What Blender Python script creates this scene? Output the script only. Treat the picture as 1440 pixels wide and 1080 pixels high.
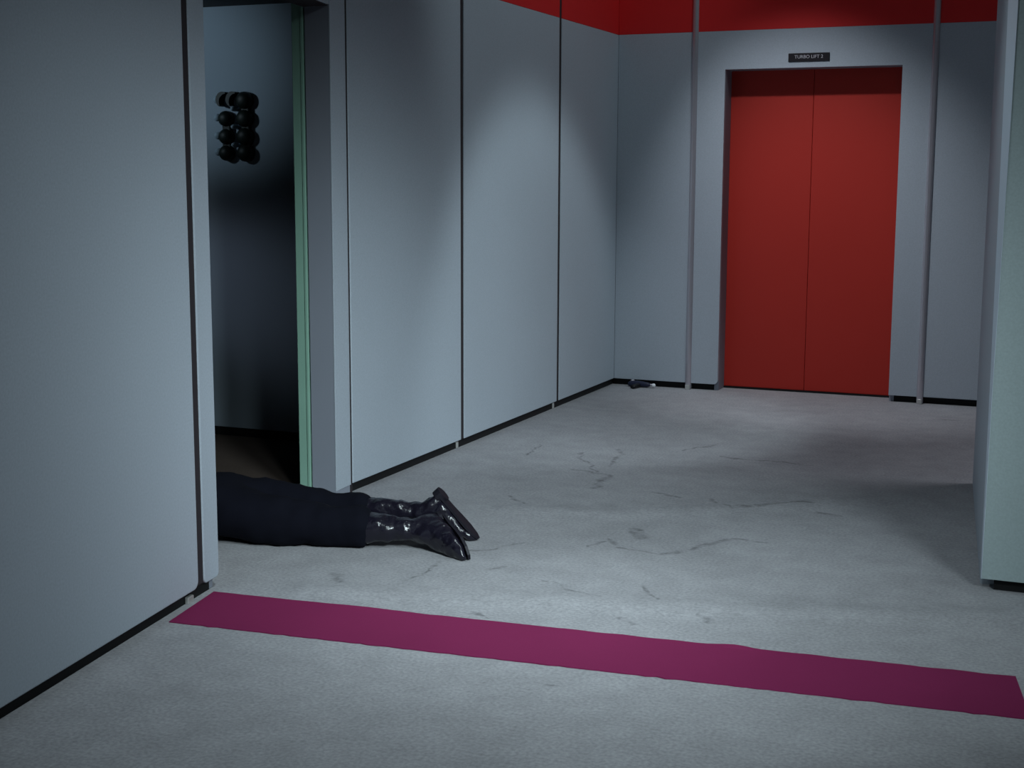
import bpy, bmesh, math, random
from mathutils import Vector, Matrix, noise

random.seed(7)
scene = bpy.context.scene
COL = scene.collection
for o in list(bpy.data.objects):
    bpy.data.objects.remove(o)

# ------------------------------------------------------------------ camera
# metres; x runs along the far wall, y runs down the corridor, z is up
cam_d = bpy.data.cameras.new('camera')
cam_d.sensor_width = 36.0
cam_d.lens = 49.49
cam_d.clip_start = 0.05
cam = bpy.data.objects.new('camera', cam_d)
COL.objects.link(cam)
right = Vector((0.92189138, 0.38743382, 0.00336306))
up = Vector((-0.0596033, 0.13323754, 0.98929025))
fwd = Vector((-0.38283642, 0.91221861, -0.14592287))
m = Matrix((right, up, -fwd)).transposed().to_4x4()
m.translation = Vector((0, 0, 1.45))
cam.matrix_world = m
scene.camera = cam

# ------------------------------------------------------------------ world, view
w = bpy.data.worlds.new('world')
scene.world = w
w.use_nodes = True
bg = w.node_tree.nodes['Background']
bg.inputs[0].default_value = (0.80, 0.92, 1.0, 1)
bg.inputs[1].default_value = 0.05
vs = scene.view_settings
vs.view_transform = 'Standard'
vs.look = 'None'
vs.gamma = 1.0
vs.use_curve_mapping = False
vs.exposure = 0.0


# ------------------------------------------------------------------ studio lamps over the set, and added fill spots
def spot(name, loc, target, power, angle, blend, radius, color=(0.86, 0.95, 1.0)):
    d = bpy.data.lights.new(name, 'SPOT')
    d.energy = power
    d.spot_size = math.radians(angle)
    d.spot_blend = blend
    d.shadow_soft_size = radius
    d.color = color
    o = bpy.data.objects.new(name, d)
    COL.objects.link(o)
    o.location = loc
    o.rotation_euler = (Vector(target) - Vector(loc)).to_track_quat('-Z', 'Y').to_euler()
    return o


COOL = (0.80, 0.955, 1.0)
spot('lamp_lift', (-2.38, 7.60, 3.80), (-1.56, 9.55, 0.20), 235, 52.6, 1.0, 0.06, (0.89, 0.945, 1.0))
spot('lamp_left_wall', (-0.50, 7.20, 3.00), (-2.48, 7.71, 0.88), 128, 55, 0.50, 0.15, COOL)
spot('lamp_doorway', (1.60, 1.23, 3.00), (-1.72, 4.50, 0.70), 1290, 36.5, 1.0, 0.55, COOL)
spot('lamp_foreground', (-0.43, 2.06, 3.83), (-2.20, 4.46, -0.62), 290, 61.1, 1.0, 0.15, COOL)
spot('lamp_pier', (1.60, 1.12, 3.02), (1.00, 8.14, -1.82), 215, 55.4, 0.68, 0.3, COOL)
spot('fill_pier_edge', (-2.30, 4.20, 3.40), (-0.40, 5.50, 0.95), 70, 50, 0.9, 0.2, COOL)  # added spot to brighten the slab's edge strip
spot('lamp_left_wall_top', (-0.50, 7.50, 4.47), (-4.00, 8.24, 2.48), 80, 65.1, 0.34, 0.2, COOL)
spot('fill_floor_patch', (-1.10, 6.00, 4.30), (-1.72, 4.32, 0.0), 215, 24, 1.0, 0.12, COOL)  # added from behind to brighten the carpet and throw the leg shadow forward
spot('fill_behind_pier', (0.60, 7.30, 3.40), (-0.75, 6.95, 0.0), 120, 76, 1.0, 0.7, (0.90, 0.92, 1.0))  # added fill for the floor behind the pier, not a corridor fixture
spot('lamp_room', (-5.4, 5.2, 2.15), (-4.72, 6.58, 2.02), 26, 48, 0.9, 0.05, (0.66, 0.86, 1.0))
spot('fill_room_low', (-5.7, 5.6, 1.25), (-4.50, 6.58, 0.85), 13, 36, 1.0, 0.15, (0.72, 0.82, 1.0))  # added second spot for the faint lower patch on the room wall


# ------------------------------------------------------------------ materials
def new_mat(name):
    mt = bpy.data.materials.new(name)
    mt.use_nodes = True
    nt = mt.node_tree
    return mt, nt, nt.nodes['Principled BSDF']


def N(nt, kind, **kw):
    n = nt.nodes.new(kind)
    for k, v in kw.items():
        setattr(n, k, v)
    return n


def painted(name, col, rough=0.6, var=0.06, scale=2.0, grain=0.05, bump=0.02, grain_scale=260, spec=0.3, metal=0.0):
    mt, nt, p = new_mat(name)
    tc = N(nt, 'ShaderNodeTexCoord')
    n1 = N(nt, 'ShaderNodeTexNoise')
    n1.inputs['Scale'].default_value = scale
    n1.inputs['Detail'].default_value = 4
    n2 = N(nt, 'ShaderNodeTexNoise')
    n2.inputs['Scale'].default_value = grain_scale
    n2.inputs['Detail'].default_value = 2
    nt.links.new(tc.outputs['Object'], n1.inputs['Vector'])
    nt.links.new(tc.outputs['Object'], n2.inputs['Vector'])
    a = N(nt, 'ShaderNodeMath', operation='MULTIPLY_ADD')
    a.inputs[1].default_value = var * 2
    a.inputs[2].default_value = 1 - var
    nt.links.new(n1.outputs['Fac'], a.inputs[0])
    b = N(nt, 'ShaderNodeMath', operation='MULTIPLY_ADD')
    b.inputs[1].default_value = grain * 2
    b.inputs[2].default_value = 1 - grain
    nt.links.new(n2.outputs['Fac'], b.inputs[0])
    c = N(nt, 'ShaderNodeMath', operation='MULTIPLY')
    nt.links.new(a.outputs[0], c.inputs[0])
    nt.links.new(b.outputs[0], c.inputs[1])
    v = N(nt, 'ShaderNodeVectorMath', operation='SCALE')
    v.inputs[0].default_value = col
    nt.links.new(c.outputs[0], v.inputs['Scale'])
    nt.links.new(v.outputs[0], p.inputs['Base Color'])
    if bump:
        bp = N(nt, 'ShaderNodeBump')
        bp.inputs['Strength'].default_value = bump
        bp.inputs['Distance'].default_value = 0.01
        nt.links.new(n2.outputs['Fac'], bp.inputs['Height'])
        nt.links.new(bp.outputs[0], p.inputs['Normal'])
    p.inputs['Roughness'].default_value = rough
    p.inputs['Specular IOR Level'].default_value = spec
    p.inputs['Metallic'].default_value = metal
    return mt


WALL = painted('grey_blue_wall_paint', (0.405, 0.455, 0.515), 0.62, 0.04, 1.6, 0.14, 0.02, 130)
WALLG = painted('grey_green_wall_paint', (0.36, 0.44, 0.45), 0.62, 0.04, 1.6, 0.14, 0.02, 130)
EDGE = painted('painted_edge_highlight', (0.62, 0.70, 0.80), 0.35, 0.03, 3, 0.03, 0.0, 200, 0.5)  # slab edge highlight put into the colour, paler than the wall paint
BACKING = painted('dark_backing', (0.030, 0.024, 0.028), 0.8, 0.1)
PLINTH = painted('black_plinth', (0.006, 0.006, 0.007), 0.7, 0.1)
REDP = painted('red_band_paint', (0.68, 0.021, 0.022), 0.55, 0.05, 2.0, 0.06, 0.03)
REDD = painted('red_lift_door_paint', (0.455, 0.029, 0.020), 0.5, 0.05, 1.5, 0.06, 0.03)
MAGENTA = painted('magenta_stripe', (0.205, 0.0205, 0.081), 0.85, 0.10, 3.0, 0.12, 0.10, 400, 0.1)
CHROME = painted('brushed_metal_trim', (0.52, 0.50, 0.55), 0.20, 0.05, 3.0, 0.03, 0.0, 200, 0.7, 0.6)
BRASS = painted('pale_metal_foot', (0.62, 0.62, 0.60), 0.3, 0.05, 3.0, 0.03, 0.0, 200, 0.5, 0.6)
MINT = painted('mint_door_edge', (0.23, 0.40, 0.32), 0.45, 0.08, 5.0, 0.05, 0.02)
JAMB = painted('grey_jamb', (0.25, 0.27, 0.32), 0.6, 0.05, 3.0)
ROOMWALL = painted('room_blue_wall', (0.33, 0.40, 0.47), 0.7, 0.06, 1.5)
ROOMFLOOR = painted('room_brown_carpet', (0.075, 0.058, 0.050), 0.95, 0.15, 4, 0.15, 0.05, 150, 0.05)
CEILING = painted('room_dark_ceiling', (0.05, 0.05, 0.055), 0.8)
SIGN = painted('black_sign_plate', (0.012, 0.010, 0.014), 0.45, 0.05)
LETTER = painted('white_lettering', (0.55, 0.53, 0.58), 0.6, 0.05)
SCULPT = painted('black_green_sculpture', (0.008, 0.014, 0.012), 0.5, 0.2, 20)
PALE = painted('pale_blue_sculpture', (0.36, 0.46, 0.54), 0.6, 0.1, 20)
TROUSER = painted('dark_navy_trousers', (0.0045, 0.005, 0.0095), 0.95, 0.15, 10, 0.1, 0.05, 500, 0.1)
TUNIC = painted('dark_tunic', (0.012, 0.012, 0.016), 0.9, 0.15, 10, 0.1, 0.05, 500, 0.1)
SKIN = painted('skin', (0.42, 0.26, 0.20), 0.55, 0.05, 20)
HAIR = painted('dark_hair', (0.02, 0.014, 0.010), 0.6, 0.2, 60)
DEVICE = painted('dark_blue_device', (0.018, 0.022, 0.050), 0.4, 0.1, 30)
DEVBLACK = painted('black_device_handle', (0.008, 0.008, 0.010), 0.5, 0.1, 30)
WHITE = painted('white_metal_tip', (0.85, 0.87, 0.9), 0.35, 0.03, 30)


def leather():
    mt, nt, p = new_mat('black_boot_leather')
    p.inputs['Base Color'].default_value = (0.009, 0.008, 0.015, 1)
    p.inputs['Roughness'].default_value = 0.26
    p.inputs['Specular IOR Level'].default_value = 0.5
    tc = N(nt, 'ShaderNodeTexCoord')
    n = N(nt, 'ShaderNodeTexNoise')
    n.inputs['Scale'].default_value = 15
    n.inputs['Detail'].default_value = 3
    nt.links.new(tc.outputs['Object'], n.inputs['Vector'])
    bp = N(nt, 'ShaderNodeBump')
    bp.inputs['Strength'].default_value = 0.7
    bp.inputs['Distance'].default_value = 0.02
    nt.links.new(n.outputs['Fac'], bp.inputs['Height'])
    nt.links.new(bp.outputs[0], p.inputs['Normal'])
    return mt


BOOT = leather()
SOLE = painted('dark_boot_sole', (0.010, 0.009, 0.015), 0.55, 0.1, 20)

SCUFFS = [((-2.377, 6.496), (-2.181, 6.416), 0.008), ((-2.181, 6.416), (-2.143, 6.121), 0.012),
          ((-2.242, 6.651), (-2.333, 7.083), 0.01), ((-1.737, 5.46), (-1.655, 5.318), 0.016),
          ((-1.801, 5.255), (-1.741, 5.196), 0.01), ((-2.037, 4.654), (-2.016, 4.726), 0.014),
          ((-2.223, 4.857), (-2.072, 5.075), 0.007), ((-1.716, 5.147), (-1.513, 5.132), 0.008),
          ((-1.513, 5.132), (-1.322, 5.463), 0.012), ((-1.322, 5.463), (-1.159, 5.449), 0.008),
          ((-2.459, 5.804), (-2.326, 5.678), 0.008), ((-2.509, 6.898), (-2.266, 6.47), 0.008),
          ((-2.017, 7.179), (-1.914, 7.469), 0.01), ((-1.808, 7.123), (-1.573, 7.084), 0.01),
          ((-1.573, 7.084), (-1.339, 7.088), 0.012), ((-1.595, 6.135), (-1.467, 5.979), 0.008),
          ((-1.467, 5.979), (-1.168, 6.214), 0.012), ((-2.541, 4.383), (-2.483, 4.298), 0.016),
          ((-2.246, 4.757), (-2.253, 4.398), 0.006), ((-1.193, 4.455), (-1.121, 4.387), 0.01),
          ((-1.42, 4.307), (-1.327, 4.249), 0.007), ((-1.832, 5.097), (-1.791, 5.234), 0.006),
          ((-1.088, 6.043), (-0.993, 6.028), 0.014), ((-0.881, 8.782), (-0.749, 8.786), 0.012),
          ((-2.743, 6.733), (-2.784, 7.04), 0.006), ((-1.906, 6.175), (-1.712, 6.099), 0.008),
          ((-1.822, 4.615), (-1.571, 4.485), 0.005), ((-1.391, 3.647), (-1.385, 3.637), 0.006),
          ((-1.45, 4.678), (-1.354, 4.534), 0.006), ((-1.912, 4.161), (-1.811, 4.138), 0.005)]


def carpet():
    """grey carpet with scuff marks of their own shape and scattered dirt"""
    mt, nt, p = new_mat('grey_scuffed_carpet')
    L = nt.links.new
    geo = N(nt, 'ShaderNodeTexCoord')
    wob = N(nt, 'ShaderNodeTexNoise')
    wob.inputs['Scale'].default_value = 7
    wob.inputs['Detail'].default_value = 3
    L(geo.outputs['Object'], wob.inputs['Vector'])
    sub = N(nt, 'ShaderNodeVectorMath', operation='SUBTRACT')
    sub.inputs[1].default_value = (0.5, 0.5, 0.5)
    L(wob.outputs['Color'], sub.inputs[0])
    mul = N(nt, 'ShaderNodeVectorMath', operation='MULTIPLY')
    mul.inputs[1].default_value = (0.14, 0.14, 0.0)
    L(sub.outputs[0], mul.inputs[0])
    flat = N(nt, 'ShaderNodeVectorMath', operation='MULTIPLY_ADD')
    flat.inputs[1].default_value = (1, 1, 0)
    L(geo.outputs['Object'], flat.inputs[0])
    L(mul.outputs[0], flat.inputs[2])
    pos = flat.outputs[0]
    acc = None
    for a, b, wd in SCUFFS:
        A = Vector((a[0], a[1], 0))
        B = Vector((b[0], b[1], 0))
        D = B - A
        pa = N(nt, 'ShaderNodeVectorMath', operation='SUBTRACT')
        pa.inputs[1].default_value = A
        L(pos, pa.inputs[0])
        dt = N(nt, 'ShaderNodeVectorMath', operation='DOT_PRODUCT')
        dt.inputs[1].default_value = D / D.length_squared
        L(pa.outputs[0], dt.inputs[0])
        cl = N(nt, 'ShaderNodeClamp')
        L(dt.outputs['Value'], cl.inputs[0])
        sc = N(nt, 'ShaderNodeVectorMath', operation='SCALE')
        sc.inputs[0].default_value = D
        L(cl.outputs[0], sc.inputs['Scale'])
        ds = N(nt, 'ShaderNodeVectorMath', operation='DISTANCE')
        L(pa.outputs[0], ds.inputs[0])
        L(sc.outputs[0], ds.inputs[1])
        mr = N(nt, 'ShaderNodeMapRange')
        mr.inputs['From Min'].default_value = wd * 0.4
        mr.inputs['From Max'].default_value = wd * 1.9
        mr.inputs['To Min'].default_value = 1
        mr.inputs['To Max'].default_value = 0
        L(ds.outputs['Value'], mr.inputs['Value'])
        if acc is None:
            acc = mr.outputs[0]
        else:
            mx = N(nt, 'ShaderNodeMath', operation='MAXIMUM')
            L(acc, mx.inputs[0])
            L(mr.outputs[0], mx.inputs[1])
            acc = mx.outputs[0]
    # broken-up marks
    br = N(nt, 'ShaderNodeTexNoise')
    br.inputs['Scale'].default_value = 22
    br.inputs['Detail'].default_value = 3
    L(geo.outputs['Object'], br.inputs['Vector'])
    brr = N(nt, 'ShaderNodeMapRange')
    brr.inputs['From Min'].default_value = 0.32
    brr.inputs['From Max'].default_value = 0.62
    L(br.outputs['Fac'], brr.inputs['Value'])
    sm = N(nt, 'ShaderNodeMath', operation='MULTIPLY')
    L(acc, sm.inputs[0])
    L(brr.outputs[0], sm.inputs[1])
    # dirt and trodden pile
    d1 = N(nt, 'ShaderNodeTexNoise')
    d1.inputs['Scale'].default_value = 1.3
    d1.inputs['Detail'].default_value = 6
    d1.inputs['Roughness'].default_value = 0.6
    d1.inputs['Distortion'].default_value = 0.6
    L(geo.outputs['Object'], d1.inputs['Vector'])
    d1r = N(nt, 'ShaderNodeMapRange')
    d1r.inputs['From Min'].default_value = 0.30
    d1r.inputs['From Max'].default_value = 0.72
    d1r.inputs['To Min'].default_value = 1.06
    d1r.inputs['To Max'].default_value = 0.86
    L(d1.outputs['Fac'], d1r.inputs['Value'])
    d2 = N(nt, 'ShaderNodeTexNoise')
    d2.inputs['Scale'].default_value = 9
    d2.inputs['Detail'].default_value = 5
    L(geo.outputs['Object'], d2.inputs['Vector'])
    d2r = N(nt, 'ShaderNodeMapRange')
    d2r.inputs['From Min'].default_value = 0.3
    d2r.inputs['From Max'].default_value = 0.75
    d2r.inputs['To Min'].default_value = 1.05
    d2r.inputs['To Max'].default_value = 0.90
    L(d2.outputs['Fac'], d2r.inputs['Value'])
    gr = N(nt, 'ShaderNodeTexNoise')
    gr.inputs['Scale'].default_value = 85
    gr.inputs['Detail'].default_value = 3
    L(geo.outputs['Object'], gr.inputs['Vector'])
    grr = N(nt, 'ShaderNodeMapRange')
    grr.inputs['From Min'].default_value = 0.2
    grr.inputs['From Max'].default_value = 0.8
    grr.inputs['To Min'].default_value = 0.77
    grr.inputs['To Max'].default_value = 1.23
    L(gr.outputs['Fac'], grr.inputs['Value'])
    sf = N(nt, 'ShaderNodeMath', operation='MULTIPLY_ADD')
    sf.inputs[1].default_value = -0.43
    sf.inputs[2].default_value = 1.0
    L(sm.outputs[0], sf.inputs[0])
    cur = sf.outputs[0]
    for q in (d1r.outputs[0], d2r.outputs[0], grr.outputs[0]):
        mm = N(nt, 'ShaderNodeMath', operation='MULTIPLY')
        L(cur, mm.inputs[0])
        L(q, mm.inputs[1])
        cur = mm.outputs[0]
    v = N(nt, 'ShaderNodeVectorMath', operation='SCALE')
    v.inputs[0].default_value = (0.345, 0.345, 0.365)
    L(cur, v.inputs['Scale'])
    L(v.outputs[0], p.inputs['Base Color'])
    p.inputs['Roughness'].default_value = 0.95
    p.inputs['Specular IOR Level'].default_value = 0.1
    bp = N(nt, 'ShaderNodeBump')
    bp.inputs['Strength'].default_value = 0.25
    bp.inputs['Distance'].default_value = 0.01
    L(gr.outputs['Fac'], bp.inputs['Height'])
    L(bp.outputs[0], p.inputs['Normal'])
    return mt


CARPET = carpet()


# ------------------------------------------------------------------ builders
def link(name, me, mat, parent=None):
    o = bpy.data.objects.new(name, me)
    COL.objects.link(o)
    if mat is not None:
        me.materials.append(mat)
    if parent is not None:
        o.parent = parent
    return o


def tag(o, label=None, cat=None, group=None, kind=None):
    if label:
        o['label'] = label
    if cat:
        o['category'] = cat
    if group:
        o['group'] = group
    if kind:
        o['kind'] = kind
    return o


def structure(o, label=None):
    return tag(o, label, None, None, 'structure')


def empty(name, loc=(0, 0, 0), rz=0):
    o = bpy.data.objects.new(name, None)
    COL.objects.link(o)
    o.location = loc
    o.rotation_euler = (0, 0, rz)
    o.empty_display_size = 0.1
    return o


def finish(bm, name, mat, parent, smooth=False):
    bmesh.ops.recalc_face_normals(bm, faces=bm.faces)
    me = bpy.data.meshes.new(name)
    bm.to_mesh(me)
    bm.free()
    if smooth:
        for f in me.polygons:
            f.use_smooth = True
    return link(name, me, mat, parent)


def add_box(bm, lo, hi):
    vs_ = [bm.verts.new((x, y, z)) for z in (lo[2], hi[2]) for y in (lo[1], hi[1]) for x in (lo[0], hi[0])]
    for q in ((0, 1, 3, 2), (4, 6, 7, 5), (0, 4, 5, 1), (2, 3, 7, 6), (0, 2, 6, 4), (1, 5, 7, 3)):
        bm.faces.new([vs_[i] for i in q])


def box(name, lo, hi, mat, parent=None, bevel=0.0, seg=2):
    bm = bmesh.new()
    add_box(bm, lo, hi)
    if bevel:
        bmesh.ops.bevel(bm, geom=bm.edges[:], offset=bevel, segments=seg, profile=0.5, affect='EDGES')
    return finish(bm, name, mat, parent)


def prism(name, outline, z0, z1, mat, parent=None, bevel=0.0):
    """vertical prism over an xy outline"""
    bm = bmesh.new()
    a = [bm.verts.new((x, y, z0)) for x, y in outline]
    b = [bm.verts.new((x, y, z1)) for x, y in outline]
    n = len(a)
    bm.faces.new(a)
    bm.faces.new(b)
    for i in range(n):
        bm.faces.new((a[i], a[(i + 1) % n], b[(i + 1) % n], b[i]))
    bmesh.ops.recalc_face_normals(bm, faces=bm.faces)
    if bevel:
        bmesh.ops.bevel(bm, geom=bm.edges[:], offset=bevel, segments=2, profile=0.5, affect='EDGES')
    return finish(bm, name, mat, parent)


def slab_y(name, outline, y0, y1, mat, parent=None, bevel=0.0):
    """board standing in the xz plane, thickness along y"""
    bm = bmesh.new()
    a = [bm.verts.new((x, y0, z)) for x, z in outline]
    b = [bm.verts.new((x, y1, z)) for x, z in outline]
    n = len(a)
    bm.faces.new(a)
    bm.faces.new(b)
    for i in range(n):
        bm.faces.new((a[i], a[(i + 1) % n], b[(i + 1) % n], b[i]))
    bmesh.ops.recalc_face_normals(bm, faces=bm.faces)
    if bevel:
        bmesh.ops.bevel(bm, geom=bm.edges[:], offset=bevel, segments=2, profile=0.5, affect='EDGES')
    return finish(bm, name, mat, parent)


def rounded_board(x0, x1, z0, z1, r=0.02, left=True, rightc=True, n=4):
    """outline in xz with rounded lower corners"""
    pts = []
    if left:
        for i in range(n + 1):
            t = math.pi + math.pi / 2 * i / n
            pts.append((x0 + r + r * math.cos(t), z0 + r + r * math.sin(t)))
    else:
        pts.append((x0, z0))
    if rightc:
        for i in range(n + 1):
            t = 1.5 * math.pi + math.pi / 2 * i / n
            pts.append((x1 - r + r * math.cos(t), z0 + r + r * math.sin(t)))
    else:
        pts.append((x1, z0))
    pts += [(x1, z1), (x0, z1)]
    return pts


def lathe(name, prof, mat, parent=None, n=20, loc=(0, 0, 0), axis='Z', smooth=True):
    bm = bmesh.new()
    rings = []
    for r, h in prof:
        ring = []
        for i in range(n):
            t = 2 * math.pi * i / n
            p = (r * math.cos(t), r * math.sin(t), h)
            if axis == 'Y':
                p = (p[0], p[2], p[1])
            elif axis == 'X':
                p = (p[2], p[0], p[1])
            ring.append(bm.verts.new(Vector(p) + Vector(loc)))
        rings.append(ring)
    for a, b in zip(rings, rings[1:]):
        for i in range(n):
            bm.faces.new((a[i], a[(i + 1) % n], b[(i + 1) % n], b[i]))
    bm.faces.new(rings[0])
    bm.faces.new(rings[-1])
    return finish(bm, name, mat, parent, smooth)


def catmull(P, t):
    n = len(P) - 1
    s = min(max(t, 0), 0.99999) * n
    i = int(s)
    u = s - i
    p0, p1, p2, p3 = P[max(i - 1, 0)], P[i], P[i + 1], P[min(i + 2, n)]
    return 0.5 * ((2 * p1) + (p2 - p0) * u + (2 * p0 - 5 * p1 + 4 * p2 - p3) * u * u + (3 * p1 - p0 - 3 * p2 + p3) * u ** 3)


def loft(name, secs, mat, parent, steps=40, n=24, wrinkle=0.0, wscale=18, caps=True, flat_z=None):
    """secs: (centre, axis_s (sole side), axis_w, r_sole, r_front, r_width)"""
    bm = bmesh.new()
    C = [Vector(s[0]) for s in secs]
    S = [Vector(s[1]) for s in secs]
    W = [Vector(s[2]) for s in secs]
    RR = [Vector((s[3], s[4], s[5])) for s in secs]
    rings = []
    for k in range(steps + 1):
        t = k / steps
        c = catmull(C, t)
        a = catmull(S, t).normalized()
        wv = catmull(W, t)
        wv = (wv - a * wv.dot(a)).normalized()
        r = catmull(RR, t)
        ring = []
        for i in range(n):
            th = 2 * math.pi * i / n
            ca, sa = math.cos(th), math.sin(th)
            ra = r.x if ca > 0 else r.y
            p = c + a * (ra * math.copysign(abs(ca) ** 0.9, ca)) + wv * (r.z * math.copysign(abs(sa) ** 0.9, sa))
            if wrinkle:
                nn = noise.noise(p * wscale) + 0.5 * noise.noise(p * wscale * 2.1)
                p = p + (p - c).normalized() * nn * wrinkle
            if flat_z is not None and p.z < flat_z:
                p.z = flat_z + (p.z - flat_z) * 0.05
            ring.append(bm.verts.new(p))
        rings.append(ring)
    for a, b in zip(rings, rings[1:]):
        for i in range(n):
            bm.faces.new((a[i], a[(i + 1) % n], b[(i + 1) % n], b[i]))
    if caps:
        bm.faces.new(rings[0])
        bm.faces.new(rings[-1])
    return finish(bm, name, mat, parent, True)


# ------------------------------------------------------------------ floor (carpet with two low ripples added to mimic light streaks)
def build_floor():
    def seg_d(p, a, b):
        ab = b - a
        t = max(0, min(1, (p - a).dot(ab) / ab.length_squared))
        q = a + ab * t
        side = ab.x * (p.y - a.y) - ab.y * (p.x - a.x)
        return (p - q).length * (1 if side > 0 else -1)

    R1 = [Vector(v) for v in ((-2.50, 4.16), (-1.816, 4.36), (-1.157, 4.53), (-0.175, 4.83), (0.6, 5.1))]
    R2 = [Vector(v) for v in ((-2.35, 5.56), (-1.884, 5.70), (-1.539, 5.947), (-0.75, 6.47))]

    def streak_ripple(p, chain, h, wd):
        best = 9
        for a, b in zip(chain, chain[1:]):
            d = seg_d(p, a, b)
            if abs(d) < abs(best):
                best = d
        return h * math.exp(-(best / wd) ** 2)

    xs = [-6.3, -5.5, -4.6, -3.8, -3.2] + [-3.0 + 0.05 * i for i in range(77)] + [1.2, 2.0, 3.2, 4.5]
    ys = [-2.0, -0.5, 0.8, 1.6, 2.4, 3.0, 3.6] + [3.9 + 0.04 * i for i in range(72)] + [7.0, 7.6, 8.2, 8.8, 9.3, 9.7]
    bm = bmesh.new()
    grid = []
    for y in ys:
        row = []
        for x in xs:
            z = 0.0
            if -2.98 < x < 0.78 and 3.92 < y < 6.72:
                p = Vector((x, y))
                z = streak_ripple(p, R1, 0.010, 0.09) + streak_ripple(p, R2, 0.009, 0.10)
            row.append(bm.verts.new((x, y, z)))
        grid.append(row)
    for r0, r1 in zip(grid, grid[1:]):
        for i in range(len(xs) - 1):
            bm.faces.new((r0[i], r0[i + 1], r1[i + 1], r1[i]))
    o = finish(bm, 'floor', CARPET, None, True)
    structure(o, 'grey scuffed carpet floor of the corridor')
    return o


build_floor()

# ------------------------------------------------------------------ far left wall
ZP = 0.044       # lower edge of the wall boards
ZB = 2.405       # lower edge of the red band
ZT = 2.85
wl = structure(box('wall_left', (-3.26, 5.585, 0), (-3.176, 9.56, ZT), BACKING), 'panelled grey left wall of the corridor')
box('plinth', (-3.176, 5.565, 0), (-3.160, 9.36, 0.07), PLINTH, wl)
box('seam_post', (-3.176, 5.563, 0.0), (-3.145, 5.590, ZT), BACKING, wl)
seams = [5.573, 6.80, 8.235]
edges = [(5.590, 6.779), (6.818, 8.214), (8.254, 9.343)]
for a, b in edges:
    box('panel', (-3.165, a, ZP), (-3.140, b, ZB), WALL, wl, 0.004)
    box('red_panel', (-3.165, a, ZB), (-3.140, b, ZT), REDP, wl, 0.003)
for s in seams[1:]:
    post = box('seam_post', (-3.176, s - 0.0195, ZP), (-3.145, s + 0.0195, ZT), BACKING, wl)
    box('foot', (-3.172, s - 0.050, 0.0), (-3.154, s - 0.026, 0.036), BRASS, post, 0.004)

# ------------------------------------------------------------------ back wall with the lift surround
wb = structure(box('wall_back', (-3.26, 9.60, 0), (3.2, 9.66, ZT), BACKING), 'grey back wall with red band around the lift')
for a, b in ((-3.16, -2.424), (-1.22, 3.2)):
    box('plinth', (a, 9.372, 0), (b, 9.40, 0.07), PLINTH, wb)
Y0, Y1 = 9.340, 9.372
slab_y('panel', rounded_board(-3.14, -2.612, ZP, ZB, 0.015, False, False), Y0, Y1, WALL, wb, 0.003)
slab_y('panel', rounded_board(-1.040, 0.6, ZP, ZB, 0.015, False, False), Y0, Y1, WALL, wb, 0.003)
slab_y('panel', rounded_board(0.63, 3.2, ZP, ZB, 0.015, False, False), Y0, Y1, WALL, wb, 0.003)
# one board with the doorway cut out
DL, DR, DT = -2.394, -1.250, 2.156
r = 0.03
out = []
out += [(-2.590, ZP)]
out += [(DL - r + r * math.cos(t), ZP + r + r * math.sin(t)) for t in [1.5 * math.pi + 0.5 * math.pi * i / 5 for i in range(6)]]
out += [(DL, DT), (DR, DT)]
out += [(DR, ZP), (-1.066, ZP), (-1.066, ZB), (-2.590, ZB)]
slab_y('door_surround', out, Y0, Y1, WALL, wb)
for a, b in ((-3.14, -2.612), (-2.590, -1.066), (-1.040, 0.6), (0.63, 3.2)):
    box('red_panel', (a, Y0, ZB), (b, Y1, ZT), REDP, wb, 0.003)
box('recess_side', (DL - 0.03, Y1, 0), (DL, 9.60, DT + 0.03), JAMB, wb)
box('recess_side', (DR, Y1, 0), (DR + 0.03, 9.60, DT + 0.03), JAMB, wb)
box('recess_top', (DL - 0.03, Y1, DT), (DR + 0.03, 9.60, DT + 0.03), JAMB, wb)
# half-round metal strips covering the joints
for u in (-2.601, -1.052):
    bm = bmesh.new()
    prof = [(0.021 * math.cos(t), -0.016 * math.sin(t)) for t in [math.pi * i / 8 for i in range(9)]] + [(-0.021, 0.03), (0.021, 0.03)]
    a = [bm.verts.new((u + x, Y0 + y, 0.004)) for x, y in prof]
    b = [bm.verts.new((u + x, Y0 + y, ZT)) for x, y in prof]
    for i in range(len(prof)):
        j = (i + 1) % len(prof)
        bm.faces.new((a[i], a[j], b[j], b[i]))
    bm.faces.new(a)
    bm.faces.new(b)
    st = finish(bm, 'joint_strip', CHROME, wb)
    box('foot', (u - 0.016, Y0 - 0.024, 0.0), (u + 0.016, Y0 - 0.006, 0.032), BRASS, st, 0.004)

# ------------------------------------------------------------------ lift doors
d1 = structure(empty('door_1', (-1.838, 9.52, 0)), 'red double sliding door of the lift')
box('door_leaf', (-0.60, 0.0, 0.012), (-0.001, 0.04, 2.20), REDD, d1, 0.003)
box('door_leaf', (0.001, 0.0, 0.012), (0.60, 0.04, 2.20), REDD, d1, 0.003)
box('threshold', (-0.60, -0.01, 0.0), (0.60, 0.05, 0.012), PLINTH, d1)

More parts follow.
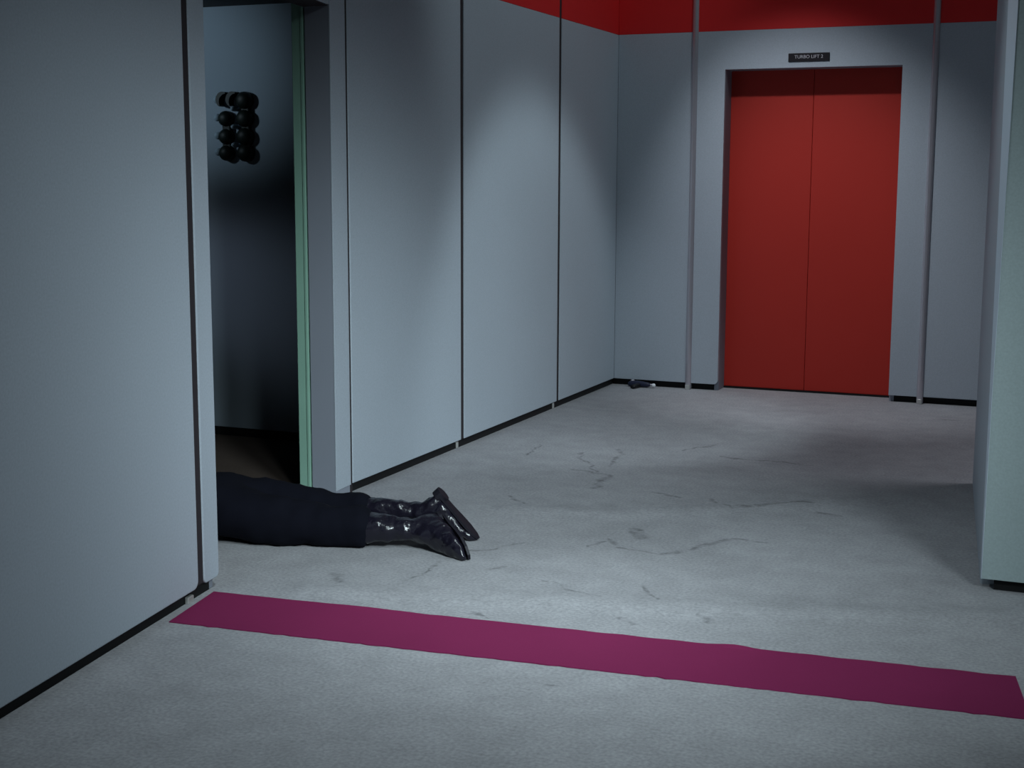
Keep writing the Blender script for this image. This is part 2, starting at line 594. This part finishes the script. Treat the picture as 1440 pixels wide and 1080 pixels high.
# ------------------------------------------------------------------ near left wall (angled)
J = Vector((-2.833, 4.069))
ang = math.atan2(0.989, -0.15)
wn = structure(box('wall_near_left', (-2.75, 0.032, 0), (-0.003, 0.20, ZT), BACKING), 'big grey wall panel beside the open doorway')
wn.location = (J.x, J.y, 0)
wn.rotation_euler = (0, 0, ang)
box('plinth', (-2.75, 0.026, 0), (-0.03, 0.032, 0.06), PLINTH, wn)
slab_y('panel', rounded_board(-2.75, -0.158, ZP, ZT, 0.03, False, True), 0.0, 0.026, WALL, wn, 0.004)
slab_y('jamb_strip', rounded_board(-0.114, 0.0, ZP, ZT, 0.02, True, True), 0.0, 0.026, WALL, wn, 0.004)
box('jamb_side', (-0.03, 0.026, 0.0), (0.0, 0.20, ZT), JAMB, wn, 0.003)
post = box('seam_post', (-0.158, 0.005, 0.05), (-0.114, 0.034, ZT), BACKING, wn)
box('foot', (-0.215, 0.010, 0.0), (-0.175, 0.026, 0.025), BRASS, post, 0.004)

# ------------------------------------------------------------------ open doorway with the door slid into the wall
d2 = structure(empty('door_2', (-3.0, 4.75, 0)), 'open sliding doorway into the dark room')
off = Vector((3.0, -4.75))


def o2(p):
    return (p[0] + off.x, p[1] + off.y)


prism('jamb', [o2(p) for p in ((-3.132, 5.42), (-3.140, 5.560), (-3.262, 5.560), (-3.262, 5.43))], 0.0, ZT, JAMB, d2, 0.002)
prism('jamb_face', [o2(p) for p in ((-3.128, 5.418), (-3.136, 5.562), (-3.142, 5.562), (-3.134, 5.418))], ZP, ZT, WALL, d2, 0.001)
prism('header', [o2(p) for p in ((-2.833, 4.069), (-3.132, 5.419), (-3.262, 5.419), (-3.03, 4.04))], 2.177, ZT, WALL, d2, 0.002)
prism('soffit_shade', [o2(p) for p in ((-2.845, 4.069), (-3.140, 5.419), (-3.262, 5.419), (-3.03, 4.04))], 2.172, 2.177, BACKING, d2)  # thin dark sheet added under the header, standing in for its shade
leaf = box('door_leaf', (-3.328 + 3.0, 5.43 - 4.75, 0.01), (-3.270 + 3.0, 6.50 - 4.75, 2.20), MINT, d2, 0.003)
box('leaf_edge', (-3.283 + 3.0, 5.425 - 4.75, 0.01), (-3.268 + 3.0, 5.43 - 4.75, 2.20), MINT, leaf, 0.003)

# ------------------------------------------------------------------ dark room behind the doorway
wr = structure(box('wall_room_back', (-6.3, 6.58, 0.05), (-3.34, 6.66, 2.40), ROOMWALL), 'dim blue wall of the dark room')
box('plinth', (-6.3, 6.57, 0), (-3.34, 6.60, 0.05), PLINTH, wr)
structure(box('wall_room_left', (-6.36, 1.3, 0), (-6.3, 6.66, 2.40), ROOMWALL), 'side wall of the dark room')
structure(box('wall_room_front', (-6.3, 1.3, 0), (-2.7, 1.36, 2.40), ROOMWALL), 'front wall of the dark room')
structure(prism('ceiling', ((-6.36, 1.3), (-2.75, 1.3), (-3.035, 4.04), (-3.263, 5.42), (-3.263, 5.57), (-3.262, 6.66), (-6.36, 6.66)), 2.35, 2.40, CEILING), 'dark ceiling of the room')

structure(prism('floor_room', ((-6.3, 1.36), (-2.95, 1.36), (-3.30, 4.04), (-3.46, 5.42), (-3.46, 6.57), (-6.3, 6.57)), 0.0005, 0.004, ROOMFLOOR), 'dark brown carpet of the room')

# ------------------------------------------------------------------ right-hand pier
pr = structure(prism('wall_right', ((-0.520, 6.95), (-0.345, 5.20), (-0.25, 5.20), (-0.25, 6.95)), 0.0, ZT, WALL), 'grey pier wall on the right')
bm = bmesh.new()
zs = [ZP, 0.69, 1.69, 2.04, ZT]
fx = [-0.336, -0.333, -0.320, -0.317, -0.308]
bx_ = [-0.3385, -0.342, -0.351, -0.354, -0.360]
rows = []
for z, a, b in zip(zs, fx, bx_):
    rows.append([bm.verts.new(p) for p in ((a, 5.110, z), (1.6, 5.110, z), (1.6, 5.26, z), (b, 5.26, z), (b, 5.110 + 2.6 * (a - b), z))])
for r0, r1 in zip(rows, rows[1:]):
    for i in range(5):
        j = (i + 1) % 5
        bm.faces.new((r0[i], r0[j], r1[j], r1[i]))
bm.faces.new(rows[0])
bm.faces.new(rows[-1])
finish(bm, 'panel', WALLG, pr)
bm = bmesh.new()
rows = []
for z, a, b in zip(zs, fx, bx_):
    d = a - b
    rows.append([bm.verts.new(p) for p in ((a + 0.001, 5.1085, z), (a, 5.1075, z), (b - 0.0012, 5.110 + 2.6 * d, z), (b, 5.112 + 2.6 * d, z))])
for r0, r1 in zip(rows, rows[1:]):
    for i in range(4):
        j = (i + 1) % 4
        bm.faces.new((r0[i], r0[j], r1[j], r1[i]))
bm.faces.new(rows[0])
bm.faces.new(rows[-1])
finish(bm, 'edge_highlight', EDGE, pr)  # strip added along the slab edge to carry the painted highlight
box('plinth', (-0.295, 5.14, 0.0), (1.6, 5.17, 0.06), PLINTH, pr)
box('core', (-0.25, 5.17, 0.0), (1.6, 6.95, ZT), WALL, pr)


# ------------------------------------------------------------------ magenta stripe across the floor
def stripe():
    n = 90
    bm = bmesh.new()
    rows = []
    A0, A1 = Vector((-2.816, 4.009)), Vector((-0.168, 4.225))
    B0, B1 = Vector((-2.755, 3.667)), Vector((-0.109, 3.894))
    R1 = [Vector(v) for v in ((-2.50, 4.16), (-1.816, 4.36))]
    for i in range(n + 1):
        t = i / n
        a = A0.lerp(A1, t)
        b = B0.lerp(B1, t)
        b.y += noise.noise(Vector((i * 0.9, 0, 3))) * 0.008
        a.y += noise.noise(Vector((i * 0.35, 5, 3))) * 0.005
        lift = 0.007 * math.exp(-((a.x + 0.99) / 0.06) ** 2) + 0.003 * math.exp(-((a.x + 2.25) / 0.12) ** 2)
        row = []
        for q, dz in ((0, 1), (0.08, 0.4), (0.5, 0.0), (1, 0.0)):
            p = a.lerp(b, q)
            row.append((p.x, p.y, 0.004 + lift * dz))
        rows.append([bm.verts.new(p) for p in row] + [bm.verts.new((p[0], p[1], p[2] - 0.0035)) for p in row])
    for r0, r1 in zip(rows, rows[1:]):
        for i in range(3):
            bm.faces.new((r0[i], r0[i + 1], r1[i + 1], r1[i]))
            bm.faces.new((r0[i + 4], r1[i + 4], r1[i + 5], r0[i + 5]))
        bm.faces.new((r0[0], r1[0], r1[4], r0[4]))
        bm.faces.new((r0[3], r0[7], r1[7], r1[3]))
    for rr in (rows[0], rows[-1]):
        bm.faces.new((rr[0], rr[1], rr[2], rr[3], rr[7], rr[6], rr[5], rr[4]))
    o = finish(bm, 'floor_stripe', MAGENTA, None)
    tag(o, 'magenta stripe laid across the grey carpet in the foreground', 'floor stripe')


stripe()

# ------------------------------------------------------------------ sign over the lift
sg = empty('lift_sign', (-1.8425, Y0 - 0.007, 2.22))
tag(sg, 'small black sign with pale lettering above the red lift door', 'sign')
box('plate', (-0.133, 0.0, -0.027), (0.133, 0.007, 0.027), SIGN, sg, 0.002)
cu = bpy.data.curves.new('lettering_curve', 'FONT')
cu.body = 'TURBO LIFT 2'
cu.size = 0.030
cu.align_x = 'CENTER'
cu.align_y = 'CENTER'
cu.extrude = 0.0006
to = bpy.data.objects.new('lettering_tmp', cu)
COL.objects.link(to)
dg = bpy.context.evaluated_depsgraph_get()
me = bpy.data.meshes.new_from_object(to.evaluated_get(dg))
bpy.data.objects.remove(to)
me.transform(Matrix.Translation((0.0, -0.0012, 0.002)) @ Matrix.Rotation(math.radians(90), 4, 'X'))
me.materials.clear()
link('lettering', me, LETTER, sg)

# ------------------------------------------------------------------ wall sculpture in the dark room
sc = empty('wall_sculpture', (-4.385, 6.58, 1.72))
tag(sc, 'dark sculpture of rounded knobs in two columns on the room wall', 'wall sculpture')


def dome(x, z, rr, depth, mat, nm='knob'):
    prof = [(rr, 0.0), (rr, -depth * 0.45), (rr * 0.93, -depth * 0.68), (rr * 0.7, -depth * 0.88), (rr * 0.35, -depth * 0.98), (0.001, -depth)]
    return lathe(nm, prof, mat, sc, 20, (x, 0, z), 'Y')


cx = (-0.055, 0.065)
rz_ = (0.130, 0.034, -0.062, -0.150)
for ci, x in enumerate(cx):
    for ri, z in enumerate(rz_):
        if ci == 0 and ri == 0:
            continue
        dome(x, z, 0.047 if ci else 0.042, 0.06, SCULPT)
    box('rod', (x - 0.022, -0.03, rz_[-1]), (x + 0.030, 0.0, rz_[0] - (0.06 if ci == 0 else 0)), SCULPT, sc, 0.006)
# two dark crescents at the top left, built solid to stand for shadows
for x in (-0.085, -0.022):
    bm = bmesh.new()
    prev = None
    for i in range(13):
        t = math.radians(75 + 150 * i / 12)
        wd = 0.020 * math.sin(math.pi * (i + 0.7) / 13.4) + 0.004
        ci_, co_ = 0.040 - wd / 2, 0.040 + wd / 2
        ring = [bm.verts.new((x + 0.035 + q * math.cos(t), yy, 0.130 + q * math.sin(t))) for q, yy in ((ci_, 0), (co_, 0), (co_, -0.05), (ci_, -0.05))]
        if prev:
            for k in range(4):
                bm.faces.new((prev[k], prev[(k + 1) % 4], ring[(k + 1) % 4], ring[k]))
        else:
            bm.faces.new(ring)
        prev = ring
    bm.faces.new(prev)
    finish(bm, 'shadow_crescent', SCULPT, sc)
for z in rz_:
    lathe('pale_knob', [(0.020, 0), (0.020, -0.03), (0.014, -0.04), (0.001, -0.045)], PALE, sc, 16, (-0.108, 0, z + 0.006), 'Y')
for z in rz_[:3]:
    lathe('pale_knob', [(0.013, 0), (0.013, -0.05), (0.008, -0.062), (0.001, -0.065)], PALE, sc, 16, (0.008, 0, z - 0.045), 'Y')


# ------------------------------------------------------------------ person lying in the doorway
def skin_mesh(name, verts, edges, radii, root, mat, parent, sub=2, wrinkle=0.0, wscale=14, floor=None):
    me = bpy.data.meshes.new(name + '_cage')
    me.from_pydata([Vector(v) for v in verts], edges, [])
    o = bpy.data.objects.new(name + '_cage', me)
    COL.objects.link(o)
    md = o.modifiers.new('skin', 'SKIN')
    md.use_smooth_shade = True
    for i, rd in enumerate(radii):
        me.skin_vertices[0].data[i].radius = rd if isinstance(rd, tuple) else (rd, rd)
        me.skin_vertices[0].data[i].use_root = (i == root)
    ss = o.modifiers.new('sub', 'SUBSURF')
    ss.levels = sub
    ss.render_levels = sub
    dg_ = bpy.context.evaluated_depsgraph_get()
    dg_.update()
    out_ = bpy.data.meshes.new_from_object(o.evaluated_get(dg_))
    bpy.data.objects.remove(o)
    for v in out_.vertices:
        if wrinkle:
            v.co += v.normal * wrinkle * (noise.noise(v.co * wscale) + 0.5 * noise.noise(v.co * wscale * 2.3))
        if floor is not None and v.co.z < floor:
            v.co.z = floor
    for f in out_.polygons:
        f.use_smooth = True
    out_.materials.clear()
    out_.name = name
    return link(name, out_, mat, parent)


def build_person():
    base = Vector((-3.26, 4.68, 0))
    pe = empty('person', base)
    tag(pe, 'person in dark trousers and black boots lying stretched out through the doorway', 'person')
    hd = Vector((-0.88, -0.47, 0)).normalized()      # towards the head
    sd = Vector((-hd.y, hd.x, 0))
    P = lambda a, b, z: tuple(hd * a + sd * b + Vector((0, 0, z)))
    L = lambda x, y, z: (x - base.x, y - base.y, z)
    nh, nk, na = L(-3.17, 4.59, 0.115), L(-2.80, 4.725, 0.080), L(-2.405, 4.835, 0.074)
    fh, fk, fa = L(-3.30, 4.80, 0.130), L(-2.89, 4.940, 0.085), L(-2.455, 5.010, 0.100)
    verts = [P(0, 0, 0.14), nh, nk, na, fh, fk, fa,
             P(0.16, 0, 0.145), P(0.34, 0, 0.14), P(0.48, 0, 0.135), P(0.57, 0.01, 0.14), P(0.66, 0.02, 0.13), P(0.75, 0.03, 0.115),
             P(0.44, 0.19, 0.10), P(0.62, 0.36, 0.05), P(0.86, 0.28, 0.04),
             P(0.44, -0.19, 0.10), P(0.64, -0.34, 0.05), P(0.88, -0.26, 0.04)]
    edges = [(0, 1), (1, 2), (2, 3), (0, 4), (4, 5), (5, 6), (0, 7), (7, 8), (8, 9), (9, 10), (10, 11), (11, 12),
             (9, 13), (13, 14), (14, 15), (9, 16), (16, 17), (17, 18)]
    radii = [0.10, 0.075, 0.05, 0.030, 0.075, 0.05, 0.030, 0.09, 0.10, 0.10, 0.05, 0.085, 0.07, 0.055, 0.04, 0.027, 0.055, 0.04, 0.027]
    # hands: palm and five fingers on each arm end
    for wrist, sgn in ((15, 1), (18, -1)):
        w0 = Vector(verts[wrist])
        verts.append(tuple(w0 + hd * 0.08 + Vector((0, 0, -0.01))))
        palm = len(verts) - 1
        edges.append((wrist, palm))
        radii.append((0.030, 0.016))
        for k, (lat, ln) in enumerate(((-0.036, 0.075), (-0.013, 0.085), (0.010, 0.08), (0.032, 0.062))):
            q = Vector(verts[palm])
            verts.append(tuple(q + hd * (0.03 + ln * 0.5) + sd * lat + Vector((0, 0, 0.004))))
            verts.append(tuple(q + hd * (0.03 + ln) + sd * lat * 1.15 + Vector((0, 0, -0.012))))
            i = len(verts)
            edges += [(palm, i - 2), (i - 2, i - 1)]
            radii += [0.009, 0.008]
        q = w0 + hd * 0.04
        verts.append(tuple(q - sd * 0.05 * sgn + hd * 0.03))
        verts.append(tuple(q - sd * 0.065 * sgn + hd * 0.06 + Vector((0, 0, -0.01))))
        i = len(verts)
        edges += [(palm, i - 2), (i - 2, i - 1)]
        radii += [0.011, 0.009]
    skin_mesh('body', verts, edges, radii, 0, SKIN, pe, 1, floor=0.006)
    # tunic around torso and arms
    skin_mesh('tunic', [verts[i] for i in (0, 7, 8, 9, 13, 14, 15, 16, 17, 18)] + [P(0.535, 0.005, 0.14)],
              [(0, 1), (1, 2), (2, 3), (3, 4), (4, 5), (5, 6), (3, 7), (7, 8), (8, 9), (3, 10)],
              [(0.115, 0.115), 0.11, 0.12, 0.118, 0.072, 0.056, 0.042, 0.072, 0.056, 0.042, 0.065], 2, TUNIC, pe, 2, 0.006, floor=0.006)
    # trousers: flared at the hems
    lerp = lambda p, q, t: tuple(Vector(p).lerp(Vector(q), t))
    tv = [P(0.10, 0, 0.14), P(0, 0, 0.14), nh, lerp(nh, nk, 0.5), nk, lerp(nk, na, 0.30), lerp(nk, na, 0.54),
          fh, lerp(fh, fk, 0.5), fk, lerp(fk, fa, 0.25), lerp(fk, fa, 0.45)]
    te = [(0, 1), (1, 2), (2, 3), (3, 4), (4, 5), (5, 6), (1, 7), (7, 8), (8, 9), (9, 10), (10, 11)]
    tr = [0.125, 0.13, 0.115, 0.105, 0.086, 0.084, 0.086, 0.118, 0.105, 0.084, 0.078, 0.076]
    skin_mesh('trousers', tv, te, tr, 1, TROUSER, pe, 3, 0.012, 11, floor=0.004)
    # hair cap
    bm = bmesh.new()
    bmesh.ops.create_uvsphere(bm, u_segments=20, v_segments=12, radius=0.105)
    for v in bm.verts:
        v.co = Vector((v.co.x * 1.05, v.co.y * 0.9, v.co.z)) + Vector(P(0.72, 0.03, 0.155))
        v.co += (v.co - Vector(P(0.72, 0.03, 0.155))).normalized() * noise.noise(v.co * 30) * 0.01
    finish(bm, 'hair', HAIR, pe, True)

    def boot(ankle, knee, toe_dir, s=1.0, flat=0.004):
        """boot posed by its ankle, the shin direction and the toe direction"""
        a = Vector(ankle)
        S = (Vector(knee) - a).normalized()
        F = Vector(toe_dir).normalized()
        U = (S - F * S.dot(F)).normalized()
        Wv = F.cross(U).normalized()
        B = (-F - S * (-F).dot(S)).normalized()
        ank = 0.088 * s
        at = lambda x, z: a + F * x * s + U * (z * s - ank)
        secs = [(a + S * 0.300 * s, B, Wv, 0.062 * s, 0.062 * s, 0.058 * s),
                (a + S * 0.17 * s, B, Wv, 0.056 * s, 0.054 * s, 0.052 * s),
                (a + S * 0.10 * s, B, Wv, 0.048 * s, 0.046 * s, 0.044 * s),
                (a + S * 0.045 * s, B - U * 0.15, Wv, 0.050 * s, 0.044 * s, 0.041 * s),
                (at(0.0, 0.080), B - U * 0.75, Wv, 0.085 * s, 0.056 * s, 0.044 * s),
                (at(0.045, 0.050), -U + B * 0.25, Wv, 0.052 * s, 0.062 * s, 0.045 * s),
                (at(0.105, 0.036), -U, Wv, 0.034 * s, 0.042 * s, 0.046 * s),
                (at(0.160, 0.030), -U, Wv, 0.028 * s, 0.028 * s, 0.046 * s),
                (at(0.205, 0.024), -U, Wv, 0.020 * s, 0.018 * s, 0.034 * s),
                (at(0.232, 0.021), -U, Wv, 0.008 * s, 0.008 * s, 0.010 * s)]
        b = loft('boot', secs, BOOT, pe, 72, 28, 0.009, 24, flat_z=flat)

        def plate(name, outline, z0, z1):
            bm_ = bmesh.new()
            r0 = [bm_.verts.new(at(x, z0) + Wv * y * s) for x, y in outline]
            r1 = [bm_.verts.new(at(x, z1) + Wv * y * s) for x, y in outline]
            n_ = len(outline)
            bm_.faces.new(r0)
            bm_.faces.new(r1)
            for i in range(n_):
                j = (i + 1) % n_
                bm_.faces.new((r0[i], r0[j], r1[j], r1[i]))
            for v in bm_.verts:
                v.co.z = max(v.co.z, flat)
            finish(bm_, name, SOLE, b)

        heel = [(-0.028 + 0.036 * math.cos(t), 0.034 * math.sin(t)) for t in [2 * math.pi * i / 14 for i in range(14)]]
        plate('boot_heel', heel, -0.014, 0.020)
        half = [(-0.060, 0.010), (-0.05, 0.026), (-0.02, 0.033), (0.05, 0.034), (0.11, 0.044), (0.16, 0.045), (0.205, 0.033), (0.230, 0.012)]
        plate('boot_sole', half + [(x, -y) for x, y in reversed(half)], -0.004, 0.006)
        return b

    boot(na, nk, (0.68, -0.62, -0.30), 1.08)
    boot(fa, fk, (0.64, 0.02, -0.64), 0.90)


build_person()


# ------------------------------------------------------------------ hand device on the floor by the far wall
def device():
    e = empty('handheld_device', (-2.93, 9.285, 0.0), math.radians(-4))
    tag(e, 'small dark blue handheld device with white tip by the far wall', 'device')
    secs = [((-0.085, 0, 0.022), (0, 0, 1), (0, 1, 0), 0.010, 0.018, 0.016),
            ((-0.06, 0, 0.024), (0, 0, 1), (0, 1, 0), 0.020, 0.021, 0.022),
            ((0.0, 0, 0.024), (0, 0, 1), (0, 1, 0), 0.020, 0.021, 0.022),
            ((0.055, 0, 0.023), (0, 0, 1), (0, 1, 0), 0.014, 0.018, 0.018),
            ((0.075, 0, 0.022), (0, 0, 1), (0, 1, 0), 0.008, 0.010, 0.010)]
    loft('casing', secs, DEVICE, e, 20, 16)
    lathe('barrel', [(0.008, 0.07), (0.008, 0.092)], CHROME, e, 12, (0, 0, 0.022), 'X')
    lathe('tip', [(0.008, 0.090), (0.013, 0.094), (0.013, 0.108), (0.005, 0.114)], WHITE, e, 14, (0, 0, 0.020), 'X')
    secs = [((-0.005, -0.012, 0.018), (0, 0, 1), (1, 0, 0), 0.014, 0.014, 0.018),
            ((-0.010, -0.05, 0.016), (0, 0, 1), (1, 0, 0), 0.014, 0.014, 0.019),
            ((-0.015, -0.10, 0.015), (0, 0, 1), (1, 0, 0), 0.013, 0.013, 0.018)]
    loft('handle', secs, DEVBLACK, e, 12, 14)
    lathe('dial', [(0.014, 0), (0.014, 0.006), (0.010, 0.009)], CHROME, e, 14, (-0.055, 0.0, 0.042), 'Z')


device()
